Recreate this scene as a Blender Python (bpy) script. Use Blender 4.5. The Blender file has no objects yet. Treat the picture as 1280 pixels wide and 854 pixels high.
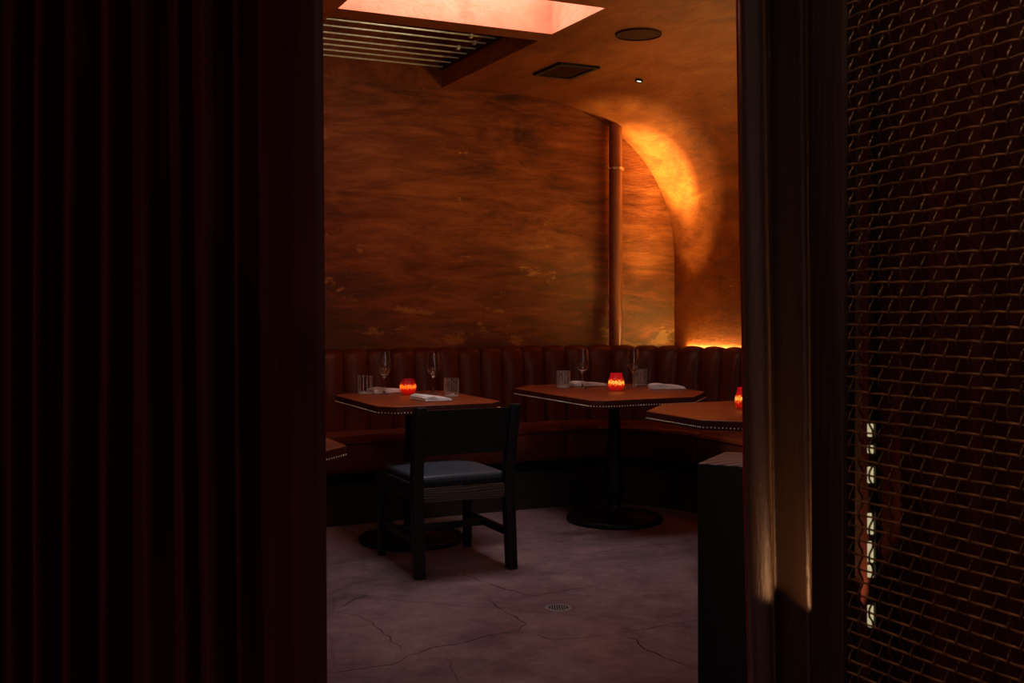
import bpy, bmesh, math, random
import numpy as np
from mathutils import Vector, Matrix
random.seed(7)
PI = math.pi
sc = bpy.context.scene
COL = sc.collection

# ------------------------------------------------------------------ view geometry
F, HOR, CX, CAMZ = 1360.0, 383.0, 640.0, 1.237
S, CO = 0.4286, 0.9037                      # camera heading in room axes (x = along back wall, y = towards back wall)
def cam2room(X, d): return (X*CO + d*S, -X*S + d*CO)
def at_z(px, py, z):
    d = F*(CAMZ-z)/(py-HOR); return cam2room((px-CX)/F*d, d)

# ------------------------------------------------------------------ object helpers
def mesh_obj(name, verts, faces, mats, parent=None, smooth=False, loc=None, fmat=None, rotz=0.0):
    me = bpy.data.meshes.new(name)
    me.from_pydata([tuple(v) for v in verts], [], [tuple(f) for f in faces])
    if not isinstance(mats, (list, tuple)): mats = [mats]
    for m in mats: me.materials.append(m)
    if fmat is not None: me.polygons.foreach_set('material_index', fmat)
    if smooth: me.polygons.foreach_set('use_smooth', [True]*len(me.polygons))
    me.update()
    o = bpy.data.objects.new(name, me); COL.objects.link(o)
    if loc is not None: o.location = loc
    if rotz: o.rotation_euler = (0, 0, rotz)
    if parent is not None: o.parent = parent
    return o

def bm_obj(name, bm, mats, parent=None, smooth=False, loc=None, rotz=0.0, sharp=35):
    bmesh.ops.recalc_face_normals(bm, faces=bm.faces)
    me = bpy.data.meshes.new(name); bm.to_mesh(me); bm.free()
    if not isinstance(mats, (list, tuple)): mats = [mats]
    for m in mats: me.materials.append(m)
    if smooth:
        me.polygons.foreach_set('use_smooth', [True]*len(me.polygons))
        me.set_sharp_from_angle(angle=math.radians(sharp))
    o = bpy.data.objects.new(name, me); COL.objects.link(o)
    if loc is not None: o.location = loc
    if rotz: o.rotation_euler = (0, 0, rotz)
    if parent is not None: o.parent = parent
    return o

def thing(name, label, cat, loc=(0,0,0), rotz=0.0, group=None):
    o = bpy.data.objects.new(name, None); COL.objects.link(o)
    o.empty_display_size = 0.05
    o.location = loc; o.rotation_euler = (0,0,rotz)
    return tag(o, label, cat, group)
def tag(o, label, cat, group=None):
    o['label'] = label; o['category'] = cat
    if group: o['group'] = group
    return o
def struct(o, label=None):
    o['kind'] = 'structure'
    if label: o['label'] = label
    return o
def dup(root, loc, label, rotz=None, group=None):
    r = root.copy(); COL.objects.link(r); r.location = loc; r['label'] = label
    if rotz is not None: r.rotation_euler = (0,0,rotz)
    if group: r['group'] = group
    for ch in list(root.children):
        c = ch.copy(); COL.objects.link(c); c.parent = r
        for g in list(ch.children):
            k = g.copy(); COL.objects.link(k); k.parent = c
    return r

def add_box(bm, x0,x1,y0,y1,z0,z1, bev=0.0, seg=2):
    r = bmesh.ops.create_cube(bm, size=1.0)
    vs = r['verts']
    for v in vs:
        v.co = Vector(((x0+x1)/2+v.co.x*(x1-x0), (y0+y1)/2+v.co.y*(y1-y0), (z0+z1)/2+v.co.z*(z1-z0)))
    if bev > 0:
        es = list({e for v in vs for e in v.link_edges})
        bmesh.ops.bevel(bm, geom=es, offset=bev, segments=seg, affect='EDGES', profile=0.5)
def box_bm(*a, **k):
    bm = bmesh.new(); add_box(bm, *a, **k); return bm
def add_bar(bm, p0, p1, w0, d0, w1=None, d1=None, bev=0.0):
    """tapered rectangular bar between two points, section w (x) by d (y)"""
    w1 = w0 if w1 is None else w1; d1 = d0 if d1 is None else d1
    vs = []
    for p, w, d in ((p0,w0,d0),(p1,w1,d1)):
        for sx, sy in ((-1,-1),(1,-1),(1,1),(-1,1)):
            vs.append(bm.verts.new((p[0]+sx*w/2, p[1]+sy*d/2, p[2])))
    fs = [(3,2,1,0),(4,5,6,7)] + [(i,(i+1)%4,(i+1)%4+4,i+4) for i in range(4)]
    faces = [bm.faces.new([vs[i] for i in f]) for f in fs]
    if bev > 0:
        es = list({e for f in faces for e in f.edges})
        bmesh.ops.bevel(bm, geom=es, offset=bev, segments=2, affect='EDGES', profile=0.5)
def add_lathe(bm, prof, seg=40, closed=False, mod=None):
    rings = []
    for r, z in prof:
        if r <= 1e-6: rings.append([bm.verts.new((0,0,z))])
        else:
            ring = []
            for k in range(seg):
                a = 2*PI*k/seg
                rr, zz = (r, z) if mod is None else mod(r, z, a)
                ring.append(bm.verts.new((rr*math.cos(a), rr*math.sin(a), zz)))
            rings.append(ring)
    n = len(rings)
    for i in range(n if closed else n-1):
        A, B = rings[i], rings[(i+1)%n]
        for k in range(seg):
            q = (k+1)%seg
            if len(A) == 1 and len(B) == 1: continue
            if len(A) == 1: bm.faces.new((A[0], B[k], B[q]))
            elif len(B) == 1: bm.faces.new((A[k], A[q], B[0]))
            else: bm.faces.new((A[k], A[q], B[q], B[k]))
def lathe_bm(prof, **k):
    bm = bmesh.new(); add_lathe(bm, prof, **k); return bm
def add_prism(bm, poly, z0, z1, bev=0.0, seg=3):
    b = [bm.verts.new((x,y,z0)) for x,y in poly]; t = [bm.verts.new((x,y,z1)) for x,y in poly]
    n = len(poly)
    bm.faces.new(b[::-1]); top = bm.faces.new(t)
    for i in range(n): bm.faces.new((b[i], b[(i+1)%n], t[(i+1)%n], t[i]))
    bmesh.ops.recalc_face_normals(bm, faces=bm.faces)
    if bev > 0:
        bmesh.ops.bevel(bm, geom=list(top.edges), offset=bev, segments=seg, affect='EDGES', profile=0.5)
def tube(pts, r, n=8, cap=True):
    pts = np.array(pts, float); m = len(pts)
    t = np.gradient(pts, axis=0); t /= np.linalg.norm(t, axis=1)[:,None]
    ref = np.array([0,0,1.0]) if abs(t[:,2]).mean() < .8 else np.array([1.0,0,0])
    s = np.cross(t, ref); s /= np.linalg.norm(s, axis=1)[:,None]; u = np.cross(s, t)
    a = np.arange(n)*2*PI/n
    V = pts[:,None,:] + r*(s[:,None,:]*np.cos(a)[None,:,None] + u[:,None,:]*np.sin(a)[None,:,None])
    V = V.reshape(-1,3)
    i = np.arange(m-1)[:,None]*n; k = np.arange(n)[None,:]; q = (k+1)%n
    Fq = np.stack([i+k, i+q, i+n+q, i+n+k], -1).reshape(-1,4)
    return V, Fq
def grid_faces(nu, nv, wrap_v=False):
    fs = []
    for i in range(nu-1):
        for j in range(nv if wrap_v else nv-1):
            q = (j+1)%nv
            fs.append((i*nv+j, (i+1)*nv+j, (i+1)*nv+q, i*nv+q))
    return fs

# ------------------------------------------------------------------ materials
class N:
    def __init__(s, name):
        s.m = bpy.data.materials.new(name); s.m.use_nodes = True
        s.t = s.m.node_tree; s.b = s.t.nodes['Principled BSDF']; s.out = s.t.nodes['Material Output']
    def n(s, typ, **kw):
        x = s.t.nodes.new(typ)
        for k, v in kw.items(): setattr(x, k, v)
        return x
    def l(s, a, b): s.t.links.new(a, b)
    def coord(s, scale=(1,1,1), rot=(0,0,0), loc=(0,0,0), kind='Object'):
        tc = s.n('ShaderNodeTexCoord'); mp = s.n('ShaderNodeMapping')
        mp.inputs['Scale'].default_value = scale; mp.inputs['Rotation'].default_value = rot; mp.inputs['Location'].default_value = loc
        s.l(tc.outputs[kind], mp.inputs['Vector']); return mp.outputs['Vector']
    def noise(s, vec, scale, detail=4, rough=.55, dist=0.0):
        x = s.n('ShaderNodeTexNoise'); s.l(vec, x.inputs['Vector'])
        x.inputs['Scale'].default_value = scale; x.inputs['Detail'].default_value = detail
        x.inputs['Roughness'].default_value = rough; x.inputs['Distortion'].default_value = dist
        return x.outputs['Fac']
    def ramp(s, fac, stops, interp='LINEAR'):
        x = s.n('ShaderNodeValToRGB'); s.l(fac, x.inputs['Fac']); cr = x.color_ramp; cr.interpolation = interp
        while len(cr.elements) < len(stops): cr.elements.new(.5)
        for e, (p, c) in zip(cr.elements, stops):
            e.position = p; e.color = (*c, 1) if len(c) == 3 else c
        return x.outputs['Color']
    def mix(s, fac, a, b, typ='MIX'):
        x = s.n('ShaderNodeMix', data_type='RGBA', blend_type=typ)
        if isinstance(fac, (int, float)): x.inputs[0].default_value = fac
        else: s.l(fac, x.inputs[0])
        for v, i in ((a, 6), (b, 7)):
            if isinstance(v, tuple): x.inputs[i].default_value = (*v, 1)
            else: s.l(v, x.inputs[i])
        return x.outputs[2]
    def math(s, op, a, b=None):
        x = s.n('ShaderNodeMath', operation=op)
        for v, i in ((a, 0), (b, 1)):
            if v is None: continue
            if isinstance(v, (int, float)): x.inputs[i].default_value = v
            else: s.l(v, x.inputs[i])
        return x.outputs[0]
    def bump(s, h, strength=.2, dist=.01):
        x = s.n('ShaderNodeBump'); x.inputs['Strength'].default_value = strength; x.inputs['Distance'].default_value = dist
        s.l(h, x.inputs['Height']); s.l(x.outputs['Normal'], s.b.inputs['Normal'])
    def set(s, **kw):
        for k, v in kw.items():
            i = s.b.inputs[k.replace('_', ' ')]
            if isinstance(v, tuple): i.default_value = (*v, 1) if len(v) == 3 else v
            elif isinstance(v, (int, float)): i.default_value = v
            else: s.l(v, i)
        return s

def simple(name, col, rough=.5, metal=0.0, noise_amt=.25, noise_scale=20, bump=0.0, scale=(1,1,1), **kw):
    k = N(name); v = k.coord(scale); f = k.noise(v, noise_scale)
    d = tuple(c*(1-noise_amt) for c in col); h = tuple(min(1, c*(1+noise_amt)) for c in col)
    k.set(Base_Color=k.ramp(f, [(.3, d), (.7, h)]), Roughness=rough, Metallic=metal, **kw)
    if bump: k.bump(f, bump, .004)
    return k.m

def plaster(name, stretch, dark, mid, hi, gold=False, gain=1.0, metal=.12, rough=.40):
    k = N(name)
    v = k.coord(stretch)
    a = k.noise(v, 2.2, 8, .62, 1.2)
    v2 = k.coord(tuple(x*1.0 for x in stretch), loc=(5.2,1.3,2.7))
    b = k.noise(v2, 6.5, 10, .7, .6)
    v3 = k.coord((1,1,1)); c = k.noise(v3, .9, 3, .5, .4)
    fine = k.noise(k.coord(tuple(x*3 for x in stretch)), 9, 6, .7)
    f = k.math('ADD', k.math('MULTIPLY', a, .5), k.math('ADD', k.math('MULTIPLY', b, .28), k.math('MULTIPLY', c, .34)))
    col = k.ramp(f, [(.42, dark), (.55, mid), (.70, hi)])
    if gold:
        sep = k.n('ShaderNodeSeparateXYZ'); k.l(k.coord(), sep.inputs[0])
        g = k.noise(k.coord((.9,.9,2.6), loc=(3.1,0,1.9)), 2.6, 7, .68, .5)
        zz = k.n('ShaderNodeMapRange'); k.l(sep.outputs['Z'], zz.inputs['Value'])
        zz.inputs['From Min'].default_value = 2.1; zz.inputs['From Max'].default_value = 1.0
        zz.inputs['To Min'].default_value = 0.0; zz.inputs['To Max'].default_value = .085
        gf = k.math('ADD', g, zz.outputs[0])
        fl = k.math('MULTIPLY', k.noise(k.coord((1,1,1)), 38, 5, .8), .16)
        gf = k.math('ADD', gf, fl)
        gm = k.ramp(gf, [(.742, (0,0,0)), (.785, (.85,.85,.85))])
        col = k.mix(gm, col, (.62*gain,.27*gain,.07*gain))
        # olive verdigris patina low on the wall
        zo = k.n('ShaderNodeMapRange'); k.l(sep.outputs['Z'], zo.inputs['Value'])
        zo.inputs['From Min'].default_value = 1.75; zo.inputs['From Max'].default_value = .9
        zo.inputs['To Min'].default_value = 0.0; zo.inputs['To Max'].default_value = .75
        col = k.mix(k.math('MULTIPLY', zo.outputs[0], k.ramp(a, [(.35,(1,1,1)),(.65,(.25,.25,.25))])), col, (.13*gain,.07*gain,.025*gain))
    k.set(Base_Color=col, Roughness=k.math('ADD', rough, k.math('MULTIPLY', fine, .25)), Metallic=metal, Specular_IOR_Level=.35)
    k.bump(k.math('ADD', fine, k.math('MULTIPLY', a, .7)), .32, .012)
    return k.m

M = {}
M['wall'] = plaster('copper_plaster', (.8,.8,4.2), (.058,.012,.004), (.235,.054,.011), (.46,.140,.036), gold=True)
M['vault'] = plaster('copper_plaster_vault', (2.0,.9,2.0), (.115,.024,.005), (.235,.052,.010), (.36,.105,.024), metal=.28, rough=.36)
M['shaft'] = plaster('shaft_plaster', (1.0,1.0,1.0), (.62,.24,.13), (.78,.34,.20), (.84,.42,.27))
M['beam'] = plaster('beam_plaster', (1,1,1), (.13,.03,.01), (.22,.05,.014), (.28,.075,.02))
M['dark_wall'] = simple('dark_wall', (.03,.008,.006), .8)

def make_floor():
    k = N('stained_concrete')
    v = k.coord((1,1,1), rot=(0,0,.3))
    a = k.noise(v, 1.1, 8, .62, .7); b = k.noise(k.coord((1,1.5,1), rot=(0,0,.7)), 4.0, 9, .68, .5)
    c = k.noise(v, 60, 4, .7)
    e2 = k.noise(v, 17, 8, .72, .3)
    f = k.math('ADD', k.math('MULTIPLY', a, .46), k.math('ADD', k.math('MULTIPLY', b, .32), k.math('MULTIPLY', e2, .22)))
    col = k.ramp(f, [(.38, (.105,.056,.062)), (.5, (.262,.163,.166)), (.64, (.43,.275,.262))])
    col = k.mix(k.math('MULTIPLY', k.ramp(c, [(.3,(1,1,1)),(.45,(0,0,0))]), .35), col, (.07,.035,.035))
    vo = k.n('ShaderNodeTexVoronoi', feature='DISTANCE_TO_EDGE'); vo.inputs['Scale'].default_value = .75
    nv = k.n('ShaderNodeTexNoise'); k.l(v, nv.inputs['Vector']); nv.inputs['Scale'].default_value = 2.2; nv.inputs['Detail'].default_value = 7
    mv = k.n('ShaderNodeMix', data_type='VECTOR'); mv.inputs[0].default_value = .16
    k.l(v, mv.inputs[4]); k.l(nv.outputs['Color'], mv.inputs[5]); k.l(mv.outputs[1], vo.inputs['Vector'])
    cr = k.ramp(vo.outputs['Distance'], [(0,(1,1,1)),(.006,(0,0,0))])
    col = k.mix(k.math('MULTIPLY', cr, .35), col, (.05,.022,.02))
    k.set(Base_Color=col, Roughness=k.math('ADD', .42, k.math('MULTIPLY', b, .3)), Specular_IOR_Level=.3)
    k.bump(k.math('SUBTRACT', k.math('MULTIPLY', c, .3), cr), .12, .006)
    return k.m
M['floor'] = make_floor()
M['crack'] = simple('floor_crack', (.075,.032,.030), .9)
M['joint'] = simple('floor_joint', (.16,.09,.085), .9)

def leather(name, col, rough=.38, vscale=160, amt=.25, spec=.20):
    k = N(name); v = k.coord()
    big = k.noise(v, 5, 5, .6); vo = k.n('ShaderNodeTexVoronoi'); k.l(v, vo.inputs['Vector']); vo.inputs['Scale'].default_value = vscale
    d = tuple(c*(1-amt) for c in col); h = tuple(c*(1+amt) for c in col)
    k.set(Base_Color=k.ramp(big, [(.3,d),(.7,h)]), Roughness=k.math('ADD', rough-.06, k.math('MULTIPLY', big, .14)), Specular_IOR_Level=spec)
    k.bump(vo.outputs['Distance'], .06, .002); return k.m
M['banquette'] = leather('oxblood_leather', (.105,.022,.009), .36)
M['seat_leather'] = leather('seat_leather', (.165,.037,.015), .38)
M['table_leather'] = leather('table_leather', (.28,.060,.020), .38, 220, .12)
M['shaded_edge_leather'] = leather('table_leather_shaded', (.060,.012,.006), .45, 220, .12)  # table edge shade put into a darker copy of the leather
M['chair_leather'] = leather('slate_leather', (.060,.074,.098), .36, 180, .12, .4)

def wood(name, dark, light, scale=(1,1,1), rough=.5, rings=False, axis='X', loc=(0,0,0)):
    k = N(name); v = k.coord(scale, loc=loc)
    w = k.n('ShaderNodeTexWave', wave_type='RINGS' if rings else 'BANDS', bands_direction=axis, rings_direction='Z'); k.l(v, w.inputs['Vector'])
    w.inputs['Scale'].default_value = 8 if rings else 10; w.inputs['Distortion'].default_value = 2.2 if rings else 7
    w.inputs['Detail'].default_value = 4; w.inputs['Detail Scale'].default_value = 1.2
    nz = k.noise(v, 30, 6, .7)
    f = k.math('ADD', k.math('MULTIPLY', w.outputs['Fac'], .6), k.math('MULTIPLY', nz, .4))
    k.set(Base_Color=k.ramp(f, [(.25,dark),(.75,light)]), Roughness=rough, Specular_IOR_Level=.3); k.bump(f, .15, .003)
    return k.m
M['black_wood'] = wood('ebonised_wood', (.010,.009,.009), (.017,.015,.015), (3,3,.5), .45)
M['rail_wood'] = wood('worn_dark_oak', (.040,.028,.021), (.17,.12,.088), (.35,4,3), .55, axis='Z')
M['block_wood'] = wood('blackened_timber', (.0015,.0013,.0013), (.005,.0045,.0048), (7,7,.35), .65)
M['end_grain'] = wood('timber_end_grain', (.10,.074,.070), (.30,.23,.215), (1.0,1.0,1), .55, rings=True, loc=(-.22,.05,0))
M['plinth'] = simple('dark_plinth', (.024,.013,.009), .7, 0, .5, 6, .1, (1,1,3))
M['void'] = simple('shadow_gap_black', (.006,.004,.004), .8)
M['iron'] = simple('cast_iron', (.022,.018,.018), .42, .7, .4, 35, .25)
M['brass'] = simple('brass_nail', (.90,.78,.58), .35, .6, .1)
M['pipe'] = simple('painted_pipe', (.26,.066,.018), .45, .1, .2, 6)
M['clamp'] = simple('clamp_steel', (.6,.35,.2), .3, .9)
M['black_metal'] = simple('black_metal', (.012,.008,.007), .5, .3)
M['bronze_wire'] = simple('bronze_wire', (.30,.155,.075), .38, .85, .45, 25)
M['shaded_wire'] = simple('shaded_wire', (.085,.045,.024), .42, .85, .45, 25)  # upright wires: their shading put into a darker bronze
M['bar_metal'] = simple('slat_metal', (.62,.54,.40), .45, .2)
M['grille'] = simple('speaker_mesh', (.055,.015,.007), .7, Specular_IOR_Level=.1)
M['jamb'] = wood('jamb_wood', (.013,.006,.0045), (.021,.010,.007), (8,8,.4), .5)
M['steel'] = simple('steel', (.55,.55,.56), .3, .95)
M['drain'] = simple('drain_steel', (.36,.34,.33), .40, .35, .35, 90)

def velvet(name, col, sheen, rough=.75, bump=.25, spec=.15):
    k = N(name)
    f = k.noise(k.coord((1,1,.25)), 90, 6, .75); g = k.noise(k.coord((1,1,.06)), 9, 4, .5)
    d = tuple(c*.6 for c in col); h = tuple(c*1.4 for c in col)
    k.set(Base_Color=k.ramp(g, [(.3,d),(.7,h)]), Roughness=rough, Specular_IOR_Level=spec, Sheen_Weight=.35, Sheen_Roughness=.35, Sheen_Tint=sheen)
    k.bump(f, bump, .004); return k.m
M['curtain_left'] = velvet('maroon_velvet', (.040,.006,.005), (.20,.03,.03))
M['curtain_right'] = velvet('brown_velvet', (.016,.008,.006), (.35,.2,.12), .34, .8, .55)
M['curtain_back'] = velvet('rust_velvet', (.042,.005,.002), (.15,.03,.015))
M['lining'] = velvet('red_lining', (.15,.010,.014), (.2,.02,.02))
def linen():
    k = N('white_linen'); f = k.noise(k.coord(), 300, 3)
    k.set(Base_Color=k.ramp(f, [(.3,(.80,.77,.77)),(.7,(.92,.89,.89))]), Roughness=.85); k.bump(f, .15, .001); return k.m
M['linen'] = linen()
def clear(name, cut=None, edge=.30, solid=False):
    """thin clear glass: see-through, mirror-like glints, bright edges and ridges painted in as white diffuse"""
    k = N(name); k.t.nodes.remove(k.b)
    lw = k.n('ShaderNodeLayerWeight'); lw.inputs['Blend'].default_value = .5
    fr = k.n('ShaderNodeFresnel'); fr.inputs['IOR'].default_value = 1.55
    tr = k.n('ShaderNodeBsdfGlass' if solid else 'ShaderNodeBsdfTransparent'); tr.inputs['Color'].default_value = (.97,.965,.96,1)
    if solid: tr.inputs['Roughness'].default_value = 0.0; tr.inputs['IOR'].default_value = 1.48
    gl = k.n('ShaderNodeBsdfGlossy'); gl.inputs['Roughness'].default_value = .035
    df = k.n('ShaderNodeBsdfDiffuse'); df.inputs['Color'].default_value = (.85,.82,.80,1)
    e = k.math('MULTIPLY', k.math('POWER', lw.outputs['Facing'], 5.0), edge)  # bright outlines painted as white diffuse, by viewing angle
    if cut:
        v = k.coord(); sp = k.n('ShaderNodeSeparateXYZ'); k.l(v, sp.inputs[0])
        if cut == 'grid':
            zz = k.math('ABSOLUTE', k.math('SINE', k.math('MULTIPLY', sp.outputs['Z'], PI/.0105)))
            an = k.math('ABSOLUTE', k.math('SINE', k.math('MULTIPLY', k.math('ARCTAN2', sp.outputs['Y'], sp.outputs['X']), 7.0)))
            g = k.math('POWER', k.math('MAXIMUM', zz, an), 40)
        else:
            an = k.math('ABSOLUTE', k.math('COSINE', k.math('MULTIPLY', k.math('ARCTAN2', sp.outputs['Y'], sp.outputs['X']), 6.0)))
            g = k.math('POWER', an, 90)
        g = k.math('MULTIPLY', g, k.math('MULTIPLY', k.noise(v, 60, 3), .75))  # frosted ridges whitened further to stand for bright facet glints
        e = k.math('ADD', e, g)
    m1 = k.n('ShaderNodeMixShader'); k.l(k.math('MULTIPLY', fr.outputs[0], 0.0 if solid else .45), m1.inputs[0]); k.l(tr.outputs[0], m1.inputs[1]); k.l(gl.outputs[0], m1.inputs[2])
    m2 = k.n('ShaderNodeMixShader'); k.l(e, m2.inputs[0]); k.l(m1.outputs[0], m2.inputs[1]); k.l(df.outputs[0], m2.inputs[2])
    k.l(m2.outputs[0], k.out.inputs['Surface']); return k.m
M['glass'] = clear('clear_glass', None, .34, True)
M['fluted_glass'] = clear('fluted_glass', 'flute', .80)
M['cut_glass'] = clear('cut_glass', 'grid', .80)
M['thick_glass'] = simple('thick_glass_base', (.95,.94,.92), .04, 0, .05, 300, Transmission_Weight=.30, IOR=1.5)  # whitened base stands for light refracted through the thick glass
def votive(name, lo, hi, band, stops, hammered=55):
    """red glass with the candle glow painted in as bands of emission"""
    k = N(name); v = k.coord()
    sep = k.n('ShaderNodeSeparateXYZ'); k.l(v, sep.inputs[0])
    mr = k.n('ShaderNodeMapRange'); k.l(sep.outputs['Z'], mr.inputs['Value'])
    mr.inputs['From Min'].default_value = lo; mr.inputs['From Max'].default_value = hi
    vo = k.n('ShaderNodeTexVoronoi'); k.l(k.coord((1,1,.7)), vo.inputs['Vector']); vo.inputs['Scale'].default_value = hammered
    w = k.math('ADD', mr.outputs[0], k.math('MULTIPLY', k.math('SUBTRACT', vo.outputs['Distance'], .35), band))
    em = k.ramp(w, stops)  # candle glow painted as emission, banded by height
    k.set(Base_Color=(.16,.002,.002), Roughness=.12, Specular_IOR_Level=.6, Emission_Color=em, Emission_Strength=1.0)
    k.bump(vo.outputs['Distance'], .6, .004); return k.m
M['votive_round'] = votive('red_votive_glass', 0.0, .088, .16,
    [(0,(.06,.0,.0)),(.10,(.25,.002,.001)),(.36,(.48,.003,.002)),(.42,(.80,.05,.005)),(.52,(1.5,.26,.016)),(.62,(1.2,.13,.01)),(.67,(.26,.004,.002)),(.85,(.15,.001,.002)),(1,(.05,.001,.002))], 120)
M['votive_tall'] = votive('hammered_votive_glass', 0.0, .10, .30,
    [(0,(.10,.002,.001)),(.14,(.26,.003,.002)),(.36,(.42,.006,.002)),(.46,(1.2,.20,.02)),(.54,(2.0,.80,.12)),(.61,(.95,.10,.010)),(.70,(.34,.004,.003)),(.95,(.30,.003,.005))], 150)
def emit(name, col, strength):
    k = N(name); f = k.noise(k.coord(), 3)
    k.set(Base_Color=(.8,.8,.8), Emission_Color=k.ramp(f, [(0, tuple(c*.96 for c in col)), (1, col)]), Emission_Strength=strength); return k.m
M['sky_pane'] = emit('sky_pane_glow', (.93,.95,1.0), 10.0)
M['sky_pane2'] = emit('front_sky_pane_glow', (1.0,.88,.86), .95)
M['led'] = emit('amber_led', (1.0,.66,.18), 165.0)
M['cream_glow'] = emit('cream_glow', (1.0,.82,.46), .5)
M['lamp_glow'] = emit('downlight_glow', (1.0,.93,.82), 3.0)
M['wax'] = emit('candle_wax', (1.0,.35,.05), .8)  # candlelight in the wax put in as emission
M['flame'] = emit('candle_flame', (1.0,.75,.25), 6.0)

# ------------------------------------------------------------------ room shell
VW, UR, ZC = 6.6, 4.43, 2.66
U0, V0 = -2.6, -1.6
VP = 1.12                                    # partition line of the doorway, right part
# floor with cracks as faces of the same mesh
def strip(pts, w, z):
    V, Fc = [], []
    n = len(pts)
    for i, (x, y) in enumerate(pts):
        a = pts[max(0,i-1)]; b = pts[min(n-1,i+1)]
        t = Vector((b[0]-a[0], b[1]-a[1])); t.normalize(); nx, ny = -t.y, t.x
        ww = w*(.55+.9*random.random())*(0.35 if i in (0,n-1) else 1)
        V += [(x+nx*ww/2, y+ny*ww/2, z), (x-nx*ww/2, y-ny*ww/2, z)]
        if i: Fc.append((2*i-2, 2*i-1, 2*i+1, 2*i))
    return V, Fc
def jag(pts, step=.05, amp=.010):
    out = []
    for (x0,y0),(x1,y1) in zip(pts, pts[1:]):
        L = math.hypot(x1-x0, y1-y0); n = max(2, int(L/step))
        for i in range(n):
            t = i/n; out.append((x0+(x1-x0)*t+random.uniform(-amp,amp), y0+(y1-y0)*t+random.uniform(-amp,amp)))
    out.append(pts[-1]); return out
fv = [(U0,V0,0),(UR,V0,0),(UR,VW,0),(U0,VW,0)]; ff = [(0,1,2,3)]; fm = [0]
cracks = [([(30,655),(120,643),(230,630),(270,607),(340,583),(420,567),(500,545),(560,540)], .006, 1),
 ([(870,540),(930,560),(960,585),(1010,610),(1060,628),(1115,645),(1250,672)], .006, 1),
 ([(420,365),(470,385),(520,403),(580,420),(640,430),(740,412),(830,403)], .006, 1),
 ([(500,440),(560,480),(610,510),(590,530),(500,545)], .005, 1),
 ([(640,545),(700,560),(850,545),(960,525),(1110,500)], .007, 2),
 ([(25,475),(130,490),(200,540),(250,590)], .005, 2),
 ([(70,465),(110,440),(150,430)], .006, 1),
 ([(800,305),(960,285),(1110,270)], .008, 2),
 ([(380,610),(420,690)], .005, 2)]
for pts, w, mi in cracks:
    P = jag([at_z(395+x/2.327, 560+y/2.327, 0) for x, y in pts])
    V, Fc = strip(P, w, .0006); b = len(fv)
    fv += V; ff += [tuple(b+i for i in f) for f in Fc]; fm += [mi]*len(Fc)
struct(mesh_obj('floor', fv, ff, [M['floor'], M['crack'], M['joint']], fmat=fm), 'stained purplish concrete floor with fine cracks')

def wall_box(name, x0,x1,y0,y1,z0,z1, mat, label=None):
    return struct(bm_obj(name, box_bm(x0,x1,y0,y1,z0,z1), mat), label)
wall_box('wall_back', U0-.1, UR+.1, VW, VW+.1, 0, 3.4, M['wall'], 'rust copper plaster back wall with gold patches')
wall_box('wall_left', U0-.1, U0, V0-.1, VW+.1, 0, 3.4, M['wall'])
wall_box('wall_front', U0-.1, UR+.1, V0-.1, V0, 0, 3.4, M['dark_wall'])
wall_box('wall_partition', 1.235, UR, VP, VP+.10, 0, ZC, M['dark_wall'])

# ceiling: flat part around the skylight well, then the vault running down into the right wall
WU0, WU1, WV0, WVB0, WVB1 = 1.476, 2.625, 4.50, 5.05, 5.20
UF = 3.14
verts, faces = [], []
def quad(a,b,c,d):
    i = len(verts); verts.extend([a,b,c,d]); faces.append((i,i+1,i+2,i+3))
def cquad(x0,x1,y0,y1): quad((x0,y0,ZC),(x0,y1,ZC),(x1,y1,ZC),(x1,y0,ZC))
cquad(U0,WU0,V0,VW); cquad(WU1,UF,V0,VW); cquad(WU0,WU1,V0,WV0)
nv = 40; ru = UR-UF; rz = 1.12; ex = 2.2
prof = []
for i in range(nv+1):
    t = (PI/2)*i/nv
    prof.append((UF+ru*math.sin(t)**(2/ex), ZC-rz+rz*math.cos(t)**(2/ex)))
prof += [(UR, 1.2), (UR, .8), (UR, 0.0)]
nflat = len(faces)
ys = [V0 + (VW-V0)*j/24 for j in range(25)]
base = len(verts)
for y in ys:
    for (x, z) in prof: verts.append((x, y, z))
for f in grid_faces(len(ys), len(prof)): faces.append(tuple(base+i for i in f))
me = struct(mesh_obj('ceiling', verts, faces, M['vault']), 'burnt orange plaster ceiling curving down into the right wall')
me.data.polygons.foreach_set('use_smooth', [i >= nflat for i in range(len(faces))])
# shaft over the open skylight, and the closed grille well behind it
def shell(name, u0,u1,v0,v1,z0,z1, mat, top=True):
    vs = [(u0,v0,z0),(u1,v0,z0),(u1,v1,z0),(u0,v1,z0),(u0,v0,z1),(u1,v0,z1),(u1,v1,z1),(u0,v1,z1)]
    fs = [(0,1,5,4),(1,2,6,5),(2,3,7,6),(3,0,4,7)] + ([(4,5,6,7)] if top else [])
    return struct(mesh_obj(name, vs, fs, mat))
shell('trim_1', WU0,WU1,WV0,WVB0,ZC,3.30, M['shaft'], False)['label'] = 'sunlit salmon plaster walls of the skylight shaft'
shell('trim_2', WU0,WU1,WVB1,VW-.002,ZC,3.15, M['vault'])['label'] = 'dark recess above the slatted ceiling grille'
b = bm_obj('trim_3', box_bm(WU0,WU1,WVB0+.001,WVB1-.001,ZC-.001,3.25), M['beam']); struct(b, 'dark plaster beam between skylight and grille')
struct(mesh_obj('window_1', [(WU0,WV0,3.29),(WU1,WV0,3.29),(WU1,WVB0,3.29),(WU0,WVB0,3.29)], [(3,2,1,0)], M['sky_pane']), 'bright skylight pane')

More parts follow.
